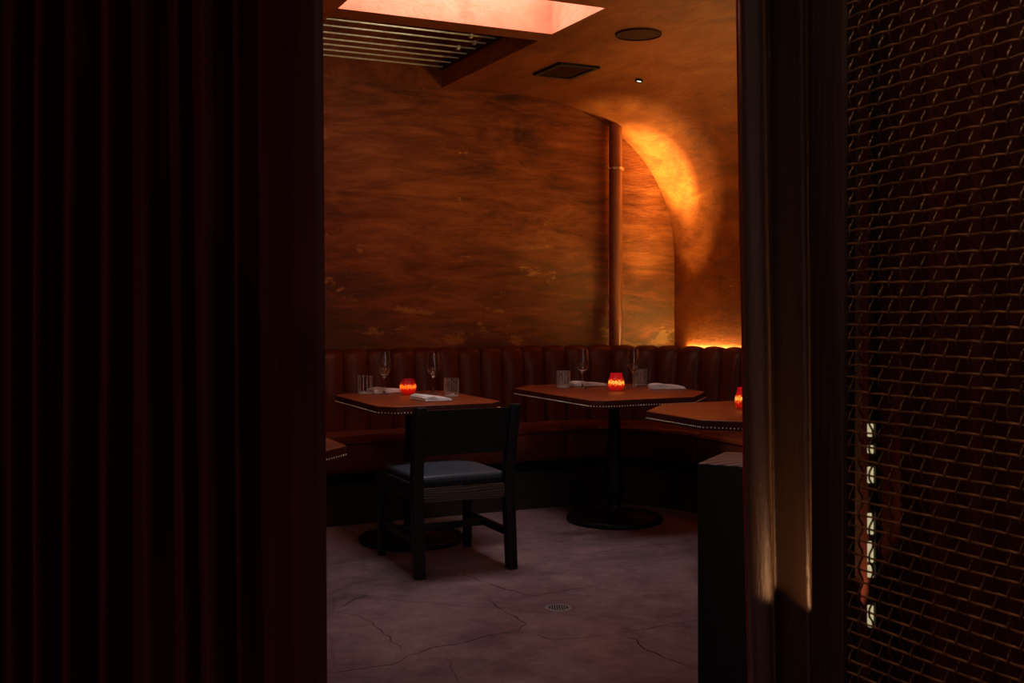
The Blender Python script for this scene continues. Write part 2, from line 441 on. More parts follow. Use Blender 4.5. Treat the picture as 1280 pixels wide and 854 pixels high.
struct(mesh_obj('window_2', [(1.476,1.65,ZC-.004),(2.625,1.65,ZC-.004),(2.625,2.75,ZC-.004),(1.476,2.75,ZC-.004)], [(3,2,1,0)], M['sky_pane2']), 'second skylight pane above the doorway side of the room')
M['side_pane'] = emit('side_pane_glow', (.95,.97,1.0), 3.4)
struct(mesh_obj('added_pane', [(2.05,VP+.104,1.0),(2.40,VP+.104,1.0),(2.40,VP+.104,2.15),(2.05,VP+.104,2.15)], [(3,2,1,0)], M['side_pane']), 'unseen tall narrow pane added on the partition for glints in the glasses')  # unseen glowing pane added for streaks of light on the glasses
# slatted grille
g = thing('ceiling_grille', 'slatted metal grille recessed in the ceiling well beside the bright skylight', 'grille', ((WU0+WU1)/2, 5.9, 2.78))
vbars = [5.592,5.712,5.848,5.996,6.138,6.268,6.402,6.540]
for i, vb in enumerate(vbars):
    bm = bmesh.new(); add_box(bm, -.570,.552,-.005,.005,-.0045,.0045, .0015)
    bm_obj('slat', bm, M['bar_metal'], g, loc=(0, vb-5.9, .004))
for s, nm in ((1,'side_rail'),(-1,'side_rail')):
    bm_obj(nm, box_bm(-.008,.008,-.60,.69,-.006,.045, bev=.002), M['black_metal'], g, loc=(s*.5635, 0, 0))
for i, (vb, x) in enumerate(((5.712,.40),(5.996,.44),(5.848,.48))):
    bm = bmesh.new(); add_box(bm, -.009,.009,-.012,.012,-.012,.012,.003)
    bm_obj('clip', bm, M['bar_metal'], g, loc=(x, vb-5.9, .0))

# ceiling fittings
def disc_thing(name, label, cat, loc, r, rim_mat, face_mat, tilt=0.0, rim=.012, face='grille'):
    t = thing(name, label, cat, loc); t.rotation_euler = (0, tilt, 0)
    bm_obj('rim', lathe_bm([(r-rim,-.001),(r-rim*.9,-.008),(r-.002,-.006),(r,.004),(r-rim,.004)], seg=48, closed=True), rim_mat, t, smooth=True)
    bm_obj(face, lathe_bm([(0,-.003),(r-rim,-.002),(r-rim,.002),(0,.002)], seg=48), face_mat, t)
    return t
su, sv = at_z(798, 42, ZC)
disc_thing('ceiling_speaker', 'round dark brown speaker grille flush in the orange ceiling', 'speaker', (su,sv,ZC-.002), .122, M['grille'], M['grille'], rim=.004)
dv = 5.667; du = 3.547
def vault_z(u):
    x = (u-UF)/ru
    return ZC if x <= 0 else ZC-rz+rz*(1-x**ex)**(1/ex)
tl = math.atan2(vault_z(du-.02)-vault_z(du+.02), .04)
disc_thing('downlight', 'tiny round recessed downlight with a white glowing lens near the vault', 'light', (du,dv,vault_z(du)-.004), .026, M['black_metal'], M['lamp_glow'], tl, .010, 'lens')
v = thing('ceiling_vent', 'square dark framed air vent in the ceiling between grille and vault', 'vent', (3.098,5.772,ZC-.004))
bm = bmesh.new()
for a in ((-.133,.133,-.175,-.152),(-.133,.133,.152,.175),(-.133,-.110,-.152,.152),(.110,.133,-.152,.152)): add_box(bm, *a, -.012, .003)
bm_obj('frame', bm, M['black_metal'], v)
bm = bmesh.new(); add_box(bm, -.110,.110,-.152,.152,.0,.003)
for i in range(11):
    y = -.14+i*.028; add_box(bm, -.110,.110,y-.004,y+.004,-.006,.0)
bm_obj('louvre', bm, M['grille'], v)

# vertical pipe
pu, pv = 3.885, 6.515
p = thing('drain_pipe', 'vertical rust painted pipe on the back wall rising into the vault', 'pipe', (pu,pv,0))
def vault_z(u):
    x = (u-UF)/ru
    return ZC if x <= 0 else ZC-rz+rz*(1-x**ex)**(1/ex)
bm_obj('pipe', lathe_bm([(.0455,0),(.0455,2.47)], seg=32, mod=lambda r, z, a: (r, vault_z(pu+r*math.cos(a))-.004 if z > 1 else z)), M['pipe'], p, smooth=True)
zc = CAMZ+(383-211)*7.56/F
cl = bm_obj('clamp', lathe_bm([(.046,-.008),(.0505,-.008),(.0505,.008),(.046,.008)], seg=32, closed=True), M['clamp'], p, smooth=True, loc=(0,0,zc))
bm = bmesh.new(); add_box(bm, .045,.066,-.008,.008,-.010,.010,.003); bm_obj('bolt', bm, M['clamp'], cl)
bm = bmesh.new(); add_box(bm, -.068,-.045,-.008,.008,-.008,.008,.003); bm_obj('bolt', bm, M['clamp'], cl)

# ------------------------------------------------------------------ banquette
CU, CV = 3.19, 5.37
UL, VE = -0.6, 2.3
S1 = CU-UL; RA = 1.10; S2 = RA*PI/2; S3 = CV-VE
def path(s, r):
    if s <= S1: return (UL+s, CV+r)
    if s <= S1+S2:
        th = (s-S1)/RA; return (CU+r*math.sin(th), CV+r*math.cos(th))
    return (CU+r, CV-(s-S1-S2))
bq = thing('banquette', 'long curved oxblood leather banquette with channelled back along the walls', 'banquette', (CU,CV,0))
def to_local(p): return (p[0]-CU, p[1]-CV, p[2])
def sweep(name, ss, prof, mat, closed=True, caps=True, smooth=True, fn=None, sharp=50, parent=bq):
    V = []; n = len(prof)
    for s in ss:
        for (r, z) in prof:
            if fn: r2, z2 = fn(s, r, z)
            else: r2, z2 = r, z
            x, y = path(s, r2); V.append(to_local((x, y, z2)))
    Fc = grid_faces(len(ss), n, closed)
    if caps and closed:
        Fc.append(tuple(range(n))[::-1]); Fc.append(tuple((len(ss)-1)*n+i for i in range(n)))
    bm = bmesh.new(); vs = [bm.verts.new(v) for v in V]
    for f in Fc: bm.faces.new([vs[i] for i in f])
    return bm_obj(name, bm, mat, parent, smooth=smooth, sharp=sharp)
def linsp(a, b, n): return [a+(b-a)*i/(n-1) for i in range(n)]
def svals(a, b, step): return linsp(a, b, max(2, int((b-a)/step)+1))
# seat cushions, three of them, split at the seams
seat_prof = [(.575,.290),(.553,.31),(.550,.40),(.552,.448),(.566,.474),(.60,.486),(.66,.492),(.78,.495),(.92,.490),(1.03,.480),(1.10,.47),(1.10,.29)]
for a, b2 in ((0, S1),(S1, S1+S2),(S1+S2, S1+S2+S3)):
    def fn(s, r, z, a=a, b2=b2):
        e = min(s-a, b2-s); k = 1-math.exp(-max(e,0)/.022)
        if a == 0 and s-a < b2-s: k = 1
        return (r+.012*(1-k) if r < .7 else r, z-.014*(1-k) if z > .4 else z)
    ss = sorted(set([a+.001, a+.008, a+.02, a+.04, a+.08] + svals(a+.12, b2-.12, .06) + [b2-.08, b2-.04, b2-.02, b2-.008, b2-.001]))
    c = sweep('seat_cushion', ss, seat_prof, M['seat_leather'], fn=fn)
    # piping along the front edge
    pts = [to_local((*path(s, .556), .462)) for s in ss]
    V, Fq = tube(pts, .0055, 8); mesh_obj('piping', V, Fq, M['banquette'], c, smooth=True)
# channelled back
CH = .153; s0 = (1.9265-UL) % CH
bprof = [(1.045,.46),(1.052,.55),(1.062,.68),(1.072,.80),(1.080,.88),(1.090,.925),(1.108,.952),(1.132,.964),(1.160,.960),(1.185,.940),(1.195,.90),(1.195,.46)]
def backfn(s, r, z):
    t = ((s-s0)/CH) % 1.0
    bul = math.sqrt(max(0, 1-(2*t-1)**2))**.8
    if z < .92 and r < 1.12: return (r+.030-.046*bul, z)
    if r < 1.17: return (r+.010-.016*bul*(1 if r < 1.11 else 0), z-.012+.024*bul)
    return (r, z-.006+.010*bul)
ss = []
k = -1
while True:
    b0 = s0+k*CH
    for t in (.004,.03,.08,.16,.28,.40,.5,.60,.72,.84,.92,.97,.996):
        s = b0+t*CH
        if 0 <= s <= S1+S2+S3: ss.append(s)
    k += 1
    if b0 > S1+S2+S3: break
sweep('channelled_back', ss, bprof, M['banquette'], fn=backfn, sharp=70)
allss = sorted(set(svals(0,S1,.3)+svals(S1,S1+S2,.06)+svals(S1+S2,S1+S2+S3,.3)))
sweep('shadow_gap', allss, [(.66,.228),(1.0,.228),(1.0,.292),(.66,.292)], M['void'], smooth=False)
sweep('plinth', allss, [(.58,.0),(1.195,.0),(1.195,.23),(.58,.23)], M['plinth'], smooth=False)
sweep('back_frame', allss, [(1.10,.23),(1.19,.23),(1.19,.47),(1.10,.47)], M['void'], smooth=False)

# amber light strip on the right wall, behind the banquette back
ls = thing('light_strip', 'amber light strip hidden behind the curved banquette back on the right wall', 'light', (4.418, 4.6, .0))
bm_obj('channel', box_bm(-.008,.010,-2.2,1.85,.915,.935), M['black_metal'], ls)
bm_obj('diffuser', box_bm(-.006,.008,-2.19,1.84,.936,.943), M['led'], ls)

# ------------------------------------------------------------------ tables
def clip_poly(u0,u1,v0,v1, cnl, cnr, cfr, cfl):
    """n=near (low v) f=far, l=left (low u) r=right"""
    return [(u0+cnl,v0),(u1-cnr,v0),(u1,v0+cnr),(u1,v1-cfr),(u1-cfr,v1),(u0+cfl,v1),(u0,v1-cfl),(u0,v0+cnl)]
nail_bm = lathe_bm([(.0037,0),(.0034,.0018),(.0020,.0031),(0,.0036)], seg=8)
nail_me = bpy.data.meshes.new('nailhead'); nail_bm.to_mesh(nail_me); nail_bm.free(); nail_me.materials.append(M['brass'])
nail_me.polygons.foreach_set('use_smooth', [True]*len(nail_me.polygons))
base_prof = [(0,0),(.272,0),(.278,.010),(.276,.022),(.268,.029),(.256,.030),(.248,.025),(.236,.023),(.15,.028),(.085,.040),(.060,.055),(.048,.075),(0,.075)]
def base_mod(r, z, a):
    if .08 < r < .24 and z > .02: return r, z+.003*math.cos(28*a)
    return r, z
col_prof = [(0,.070),(.046,.072),(.041,.085),(.038,.105),(.040,.125),(.050,.136),(.052,.142),(.050,.148),(.056,.165),(.0575,.185),(.054,.25),(.047,.34),(.040,.46),(.033,.58),(.029,.66),(.029,.685),(.040,.692),(.040,.702),(0,.702)]
def make_table(label, poly, center, loc_label=None):
    cx, cy = center
    t = thing('dining_table', label, 'table', (cx,cy,0), 0, None)
    lp = [(x-cx, y-cy) for x, y in poly]
    bm = bmesh.new(); add_prism(bm, lp, .706, .750, .007, 3)
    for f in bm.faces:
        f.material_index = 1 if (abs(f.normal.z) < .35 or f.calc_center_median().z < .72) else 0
    bm_obj('tabletop', bm, [M['table_leather'], M['shaded_edge_leather']], t, smooth=True, sharp=40)
    bm_obj('pedestal', lathe_bm(col_prof, seg=32), M['iron'], t, smooth=True)
    bm_obj('base_plate', lathe_bm(base_prof, seg=112, mod=base_mod), M['iron'], t, smooth=True)
    bm = bmesh.new(); add_box(bm, -.20,.20,-.025,.025,.700,.706); add_box(bm, -.025,.025,-.20,.20,.700,.706)
    bm_obj('top_bracket', bm, M['iron'], t)
    sites = []
    n = len(lp)
    for i in range(n):
        a = Vector(lp[i]); b = Vector(lp[(i+1)%n]); L = (b-a).length
        nrm = Vector(((b-a).y, -(b-a).x)).normalized()
        m = max(1, round(L/.0165))
        for j in range(m):
            q = a+(b-a)*((j+.5)/m)
            w = Vector((q.x+cx, q.y+cy))
            facing = nrm.dot(-w.normalized())
            dist = w.length
            px = 640+F*(w.x*CO-w.y*S)/(w.x*S+w.y*CO)
            vis = facing > 0 and 396 < px < 940
            sites.append(((0 if vis else 1, -max(facing,0)/dist, dist), q, nrm))
    sites.sort(key=lambda x: x[0])
    V, Fc = [], []
    nv = [tuple(vv.co) for vv in nail_me.vertices]; nf = [tuple(pp.vertices) for pp in nail_me.polygons]
    for idx, (_, q, nrm) in enumerate(sites):
        rot = Matrix.Rotation(math.atan2(nrm.y, nrm.x), 4, 'Z') @ Matrix.Rotation(PI/2, 4, 'Y')
        pos = Vector((q.x, q.y, .7165))
        if idx < 100:
            o = bpy.data.objects.new('nailhead', nail_me); COL.objects.link(o); o.parent = t
            o.matrix_local = Matrix.Translation(pos) @ rot
        else:
            mt = Matrix.Translation(pos) @ rot; b0 = len(V)
            V += [tuple(mt @ Vector(c)) for c in nv]; Fc += [tuple(b0+i for i in f) for f in nf]
    o = mesh_obj('nailhead_row', V, Fc, M['brass'], t, smooth=True); o['kind'] = 'stuff'
    return t
T1 = make_table('rectangular leather topped pedestal table with small clipped corners, standing in front of the black chair',
    clip_poly(1.685,2.350,5.02,5.90,.075,.080,.075,.075), (1.985,5.43))
T2 = make_table('leather topped pedestal table in the banquette corner, set with two glasses and folded napkins',
    clip_poly(2.79,3.675,4.885,6.02,.058,.27,.20,.17), (3.23,5.43))
T3 = make_table('octagonal leather topped table by the right curtain, nearest the block, holding one candle',
    clip_poly(2.738,3.70,3.605,4.585,.27,.27,.27,.27), (3.23,4.09))
T4 = make_table('leather topped table corner just showing beside the left curtain edge',
    clip_poly(.30,1.113,3.572,4.45,.13,.13,.13,.13), (.70,4.01))

# ------------------------------------------------------------------ chair
ch = thing('dining_chair', 'black wooden dining chair with slate leather seat, seen from behind', 'chair', (1.965,4.90,0), 0.0)
W2 = .2305
for sx in (-1, 1):
    bm = bmesh.new()
    # rear post: leg below, raked back above the seat
    pts = [(sx*W2,-.265,0,.046,.048),(sx*W2,-.235,.30,.050,.052),(sx*W2,-.228,.44,.051,.052),(sx*(W2+.003),-.250,.62,.051,.048),(sx*(W2+.006),-.292,.772,.053,.042),(sx*(W2+.006),-.295,.782,.044,.034)]
    rings = []
    for x,y,z,w,d in pts:
        rings.append([bm.verts.new((x+ax*w/2, y+ay*d/2, z)) for ax, ay in ((-1,-1),(1,-1),(1,1),(-1,1))])
    bm.faces.new(rings[0][::-1]); bm.faces.new(rings[-1])
    for A, B in zip(rings, rings[1:]):
        for i in range(4): bm.faces.new((A[i],A[(i+1)%4],B[(i+1)%4],B[i]))
    bmesh.ops.recalc_face_normals(bm, faces=bm.faces)
    es = [e for e in bm.edges if len(e.link_faces) == 2 and e.calc_face_angle(0) > .6]
    bmesh.ops.bevel(bm, geom=es, offset=.004, segments=2, affect='EDGES', profile=.5)
    bm_obj('leg', bm, M['black_wood'], ch, smooth=True)
    bm = bmesh.new(); add_bar(bm, (sx*W2,.268,0), (sx*W2,.262,.425), .036,.036,.050,.050, .004)
    bm_obj('leg', bm, M['black_wood'], ch, smooth=True)
    bm_obj('seat_rail', box_bm(sx*W2-.013,sx*W2+.013,-.21,.24,.345,.420,bev=.003), M['black_wood'], ch, smooth=True)
    bm_obj('side_stretcher', box_bm(sx*W2-.012,sx*W2+.012,-.225,.248,.150,.185,bev=.003), M['black_wood'], ch, smooth=True)
bm_obj('seat_rail', box_bm(-W2+.024,W2-.024,-.246,-.220,.338,.402,bev=.003), M['rail_wood'], ch, smooth=True)['label'] = 'worn grainy oak rear seat rail'
bm_obj('seat_rail', box_bm(-W2+.022,W2-.022,.240,.264,.345,.420,bev=.003), M['black_wood'], ch, smooth=True)
bm_obj('cross_stretcher', box_bm(-W2+.010,W2-.010,.03,.056,.152,.182,bev=.003), M['black_wood'], ch, smooth=True)
# back panel, slightly curved and raked
V = []; nx, nz = 13, 7
for side in (0, 1):
    for j in range(nz):
        z = .552+.212*j/(nz-1)
        for i in range(nx):
            x = -W2+.020+(2*W2-.040)*i/(nx-1)
            y = -.236-(z-.552)*.24+.012*(1-((i/(nx-1))*2-1)**2)*0.6 + (.011 if side else -.011)
            V.append((x, y, z))
def gi(s,i,j): return s*nx*nz+j*nx+i
Fc = []
for j in range(nz-1):
    for i in range(nx-1):
        Fc.append((gi(0,i,j),gi(0,i+1,j),gi(0,i+1,j+1),gi(0,i,j+1))); Fc.append((gi(1,i,j),gi(1,i,j+1),gi(1,i+1,j+1),gi(1,i+1,j)))
for i in range(nx-1):
    Fc.append((gi(0,i,0),gi(1,i,0),gi(1,i+1,0),gi(0,i+1,0))); Fc.append((gi(0,i,nz-1),gi(0,i+1,nz-1),gi(1,i+1,nz-1),gi(1,i,nz-1)))
for j in range(nz-1):
    Fc.append((gi(0,0,j),gi(0,0,j+1),gi(1,0,j+1),gi(1,0,j))); Fc.append((gi(0,nx-1,j),gi(1,nx-1,j),gi(1,nx-1,j+1),gi(0,nx-1,j+1)))
bm = bmesh.new(); vs = [bm.verts.new(v) for v in V]
for f in Fc: bm.faces.new([vs[i] for i in f])
bm_obj('back_panel', bm, M['black_wood'], ch, smooth=True)
# seat pad: domed slab
bm = bmesh.new(); add_box(bm, -.222,.222,-.214,.278,.418,.452, .012, 3)
bm_obj('seat_base', box_bm(-.218,.218,-.21,.27,.406,.420), M['black_wood'], ch)
for vtx in bm.verts:
    if vtx.co.z > .44: pass
bmesh.ops.subdivide_edges(bm, edges=[e for e in bm.edges if e.calc_length() > .1], cuts=7, use_grid_fill=True)
for vtx in bm.verts:
    if vtx.co.z > .440:
        vtx.co.z += .016*max(0,1-(vtx.co.x/.222)**2)**.6*max(0,1-((vtx.co.y-.032)/.246)**2)**.6
bm_obj('seat', bm, M['chair_leather'], ch, smooth=True, sharp=60)['label'] = 'slate grey leather seat pad'

# ------------------------------------------------------------------ tableware
ZT = .7502
def P3(px, py): u, v = at_z(px, py, ZT); return (u, v, ZT)
wine_prof_out = [(0,0),(.036,.0),(.0365,.0015),(.030,.003),(.012,.0065),(.0055,.011),(.0042,.03),(.0040,.07),(.0048,.088),(.009,.096),(.022,.107),(.034,.122),(.0395,.140),(.0400,.152),(.037,.180),(.032,.212),(.0295,.232)]
wine_prof_in = [(.0285,.232),(.031,.212),(.036,.180),(.0388,.152),(.0383,.141),(.033,.1245),(.021,.1095),(.008,.1005),(0,.0995)]
def wine(label, px, py, group=None):
    u, v, z = P3(px, py)
    o = bm_obj('wine_glass', lathe_bm(wine_prof_out+wine_prof_in, seg=48), M['glass'], None, smooth=True, loc=(u,v,z), sharp=60)
    return tag(o, label, 'glass', 'stemmed wine glasses on the tables')
tum_prof = [(0,.0),(.036,.0),(.0395,.003),(.0408,.010),(.0412,.05),(.0415,.097),(.0405,.100),(.0385,.100),(.0375,.097),(.0365,.020),(.033,.013),(0,.011)]
def tum_mod(r, z, a):
    k = 1.0
    if r > .0400 and .005 < z < .098: k = 1-.030*abs(math.sin(6*a))
    return r*k, z
def tumbler(label, px, py, cut=False):
    u, v, z = P3(px, py)
    bm = lathe_bm(tum_prof, seg=60, mod=tum_mod)
    for f in bm.faces:
        if f.calc_center_median().z < .0125: f.material_index = 1
    o = bm_obj('tumbler', bm, [M['cut_glass'] if cut else M['fluted_glass'], M['thick_glass']], None, smooth=True, loc=(u,v,z), sharp=50)
    return tag(o, label, 'glass', 'water tumblers on the tables')
wine('clear stemmed wine glass left of the candle on the table before the chair', 480.3, 492.6)
wine('clear stemmed wine glass behind the front napkin on the table before the chair', 541.5, 492.0)
wine('clear stemmed wine glass left of the candle on the banquette corner table', 728.0, 485.6)
wine('clear stemmed wine glass right of the candle on the banquette corner table', 791.3, 484.4)
tumbler('fluted water tumbler at the far left of the table before the chair', 456.5, 492.6)
tumbler('fluted water tumbler at the right of the front napkin, above the chair back', 564.3, 496.2)
tumbler('cut water tumbler at the left end of the banquette corner table', 704.3, 484.6, True)
tumbler('cut water tumbler partly behind the right wine glass on the banquette corner table', 800.3, 482.0, True)

def votive_round(label, px, py):
    u, v, z = P3(px, py)
    t = thing('candle_holder', label, 'candle', (u,v,z), 0, 'red glass candle holders')
    prof = [(0,.003),(.020,.003),(.030,.006),(.040,.018),(.0455,.034),(.0455,.050),(.041,.066),(.034,.078),(.0335,.086),(.0315,.086),(.0318,.078),(.038,.066),(.0425,.050),(.0425,.034),(.037,.020),(.028,.010),(0,.009)]
    gl = bm_obj('glass_bowl', lathe_bm(prof, seg=40), M['votive_round'], t, smooth=True)
    bm_obj('foot', lathe_bm([(0,0),(.023,0),(.024,.002),(.020,.004),(0,.004)], seg=32), M['glass'], t, smooth=True)
    bm_obj('wax', lathe_bm([(0,.011),(.026,.0115),(.0365,.026),(.040,.045),(.036,.046),(0,.044)], seg=32), M['wax'], t, smooth=True)
    bm_obj('flame', lathe_bm([(0,.046),(.004,.052),(.0045,.058),(.002,.067),(0,.072)], seg=12), M['flame'], t, smooth=True)
    return t
def votive_tall(label, px, py):
    u, v, z = P3(px, py)
    t = thing('candle_holder', label, 'candle', (u,v,z), 0, 'red glass candle holders')
    prof = [(0,.0),(.030,.0),(.039,.005),(.046,.020),(.0475,.034),(.045,.054),(.039,.074),(.0345,.088),(.0345,.099),(.0320,.099),(.0322,.088),(.036,.074),(.042,.054),(.0445,.034),(.042,.020),(.034,.010),(0,.007)]
    bm_obj('glass_bowl', lathe_bm(prof, seg=40), M['votive_tall'], t, smooth=True)
    bm_obj('wax', lathe_bm([(0,.009),(.030,.011),(.040,.024),(.041,.036),(0,.036)], seg=32), M['wax'], t, smooth=True)
    bm_obj('flame', lathe_bm([(0,.038),(.004,.044),(.0045,.052),(.002,.062),(0,.067)], seg=12), M['flame'], t, smooth=True)
    return t
votive_round('round red glass candle holder glowing on the table before the chair', 510.0, 493.2)
votive_tall('tapered hammered red glass candle holder glowing on the banquette corner table', 770.3, 488.0)
votive_tall('red glass candle holder half hidden by the right curtain, on the octagonal table', 931.0, 510.6)

def napkin(label, cu, cv, su, sv, rot, seed, flap=.02):
    rnd = random.Random(seed); bm = bmesh.new()
    for L in range(4):
        nx, ny = 14, 18; z0 = .0004+L*.0046; th = .0042
        ins = [0, .006, .002, .010][L]
        ring_t, ring_b = [], []
        for s in (0, 1):
            rows = []
            for j in range(ny):
                row = []
                for i in range(nx):
                    a = i/(nx-1)*2-1; b = j/(ny-1)*2-1
                    x = a*(su/2-ins)+rnd.uniform(-.0004,.0004); y = b*(sv/2-ins*.7)+L*.002
                    # slack, raised fold along one side, lowered tapered end
                    lift = .0075*(L+1)/4*max(0, 1-((a+.55)/.55)**2) + .0025*math.sin(3*b+seed)*(L/4)
                    tap = 1-.35*max(0,a)**2
                    z = (z0+lift)*tap + (th*tap if s else 0)
                    if L == 0 and not s: z = 0
                    row.append(bm.verts.new((x, y, max(0,z))))
                rows.append(row)
            (ring_t if s else ring_b).append(rows)
        T, B = ring_t[0], ring_b[0]
        for j in range(ny-1):
            for i in range(nx-1):
                bm.faces.new((T[j][i],T[j][i+1],T[j+1][i+1],T[j+1][i])); bm.faces.new((B[j][i],B[j+1][i],B[j+1][i+1],B[j][i+1]))
        for i in range(nx-1):
            bm.faces.new((B[0][i],B[0][i+1],T[0][i+1],T[0][i])); bm.faces.new((B[-1][i+1],B[-1][i],T[-1][i],T[-1][i+1]))
        for j in range(ny-1):
            bm.faces.new((B[j+1][0],B[j][0],T[j][0],T[j+1][0])); bm.faces.new((B[j][-1],B[j+1][-1],T[j+1][-1],T[j][-1]))
    o = bm_obj('napkin', bm, M['linen'], None, smooth=True, loc=(cu,cv,ZT+.0036), rotz=rot, sharp=45)
    return tag(o, label, 'napkin', 'folded napkins on the tables')
def knife(label, cu, cv, rot):
    bm = bmesh.new(); add_box(bm, -.11,.0,-.005,.005,.0,.0032,.001); add_box(bm, .0,.11,-.008,.007,.0008,.0024,.0005)
    o = bm_obj('table_knife', bm, M['steel'], None, loc=(cu,cv,ZT), rotz=rot)
    return tag(o, label, 'knife', 'knives under the napkins')
def nap_at(px, py): u, v = at_z(px, py, ZT+.008); return u, v
a = nap_at(484, 489.0); napkin('white folded napkin behind the left wine glass on the table before the chair', a[0], a[1], .20, .13, 0.0, 1)
knife('steel knife tucked under the rear napkin on the table before the chair', a[0]-.02, a[1]-.045, .05)
a = nap_at(538.5, 498.4); napkin('white folded napkin at the front edge of the table before the chair', a[0], a[1], .15, .22, 0.03, 2)
knife('steel knife tucked under the front napkin on the table before the chair', a[0]-.01, a[1]-.085, .08)
a = nap_at(734, 480.9); napkin('white folded napkin behind the left wine glass on the banquette corner table', a[0], a[1], .21, .13, -.12, 3)
knife('steel knife poking from under the left napkin on the banquette corner table', a[0]+.015, a[1]-.02, -.02)
a = nap_at(833, 484.4); napkin('white folded napkin at the right end of the banquette corner table', a[0], a[1], .20, .13, -.35, 4)
knife('steel knife tucked under the right napkin on the banquette corner table', a[0]-.01, a[1]-.03, -.40)

# ------------------------------------------------------------------ floor drain
du_, dv_ = at_z(698, 760.5, 0)
d = thing('floor_drain', 'small round metal drain cover set in the concrete floor', 'drain', (du_,dv_,0.0), -.44)
bm_obj('rim', lathe_bm([(.040,.0008),(.041,.004),(.054,.003),(.056,.0008)], seg=40, closed=True), M['drain'], d, smooth=True)
bm_obj('recess', lathe_bm([(0,.0008),(.041,.0008),(.041,.0015),(0,.0015)], seg=40), M['void'], d)
bm = bmesh.new()
for i in range(7):
    x = -.030+i*.010; h = math.sqrt(max(0,.039**2-x*x))
    add_bar(bm, (x,0,.0015), (x,0,.0042), .0042, 2*h)
bm_obj('grate', bm, M['drain'], d)

# ------------------------------------------------------------------ timber block by the curtain
bu, bv = at_z(871.8, 579.2, .76)
def block():
    t = thing('timber_block', 'tall square block of blackened timber with pale grained top, beside the right curtain', 'block', (bu,bv,0), math.radians(-52.5))
    bm = bmesh.new(); add_box(bm, 0,.30,0,.30,0,.7565,.004)
    bm_obj('body', bm, M['block_wood'], t, smooth=True)
    bm = bmesh.new(); add_box(bm, .002,.298,.002,.298,.7566,.760,.001)
    bm_obj('top', bm, [M['end_grain']], t, smooth=True)['label'] = 'pale end grain top'
    return t
block()

# ------------------------------------------------------------------ curtains
def interp(xs, ys, x):
    for (a, fa), (b, fb) in zip(zip(xs, ys), zip(xs[1:], ys[1:])):
        if x <= b:
            t = (x-a)/(b-a); t = (1-math.cos(PI*t))/2; return fa+(fb-fa)*t
    return ys[-1]
def curtain(name, label, ctl, d0, lean, zt, mat, n_per=7, nz=40, seed=0, z0=.012, thick=True):
    """ctl: list of (px, depth offset) seen at depth d0; real cloth hanging in the doorway"""
    rnd = random.Random(seed)
    cols = []
    xs = [c[0] for c in ctl]; ys = [c[1] for c in ctl]
    for (a, b) in zip(xs, xs[1:]):
        for i in range(n_per): cols.append(a+(b-a)*i/n_per)
    cols.append(xs[-1])
    ph = [rnd.uniform(0, 6.28) for _ in range(4)]
    V = []
    for j in range(nz+1):
        z = z0+(zt-z0)*j/nz
        for px in cols:
            amp = 1.0-.25*(z/zt)
            w = 4.0*math.sin(.9*z+px*.013+ph[0])+2.0*math.sin(2.3*z+px*.03+ph[1])
            edge = min(1, (px-xs[0])/40, (xs[-1]-px)/40); w *= max(0, edge)
            off = interp(xs, ys, px+w)*amp
            dd = d0+off
            X = (px+lean(z, px)-CX)/F*d0
            u, v = cam2room(X, dd); V.append((u, v, z))
    Fc = grid_faces(nz+1, len(cols))
    o = mesh_obj(name, V, Fc, mat, None, smooth=True)
    md = o.modifiers.new('cloth', 'SOLIDIFY'); md.thickness = .003; md.offset = 0
    return o
# left velvet curtain
LD = 2.15
lc = [(-420,.03)]
x = -400; sgn = -1
while x < -20: lc.append((x, sgn*.038)); sgn = -sgn; x += random.uniform(16, 26)
lc += [(4,.03),(22,-.035),(36,.03),(52,-.03),(68,.045),(92,-.045),(112,.04),(132,-.03),(150,.045),(184,-.05),(208,.02),(222,-.01),(236,.035),(262,-.05),(284,.05),(297,-.01),(312,.055),(338,.045),(372,-.03),(392,-.012),(400.5,.03)]
def lean_l(z, px): return (1.86-z)*3.6*max(0,(px+100)/500)
o = curtain('velvet_curtain', '', lc, LD, lean_l, 2.60, M['curtain_left'], 6, 40, 3)
tag(o, 'dark maroon velvet curtain hanging in deep folds, filling the left side', 'curtain', 'doorway curtains')
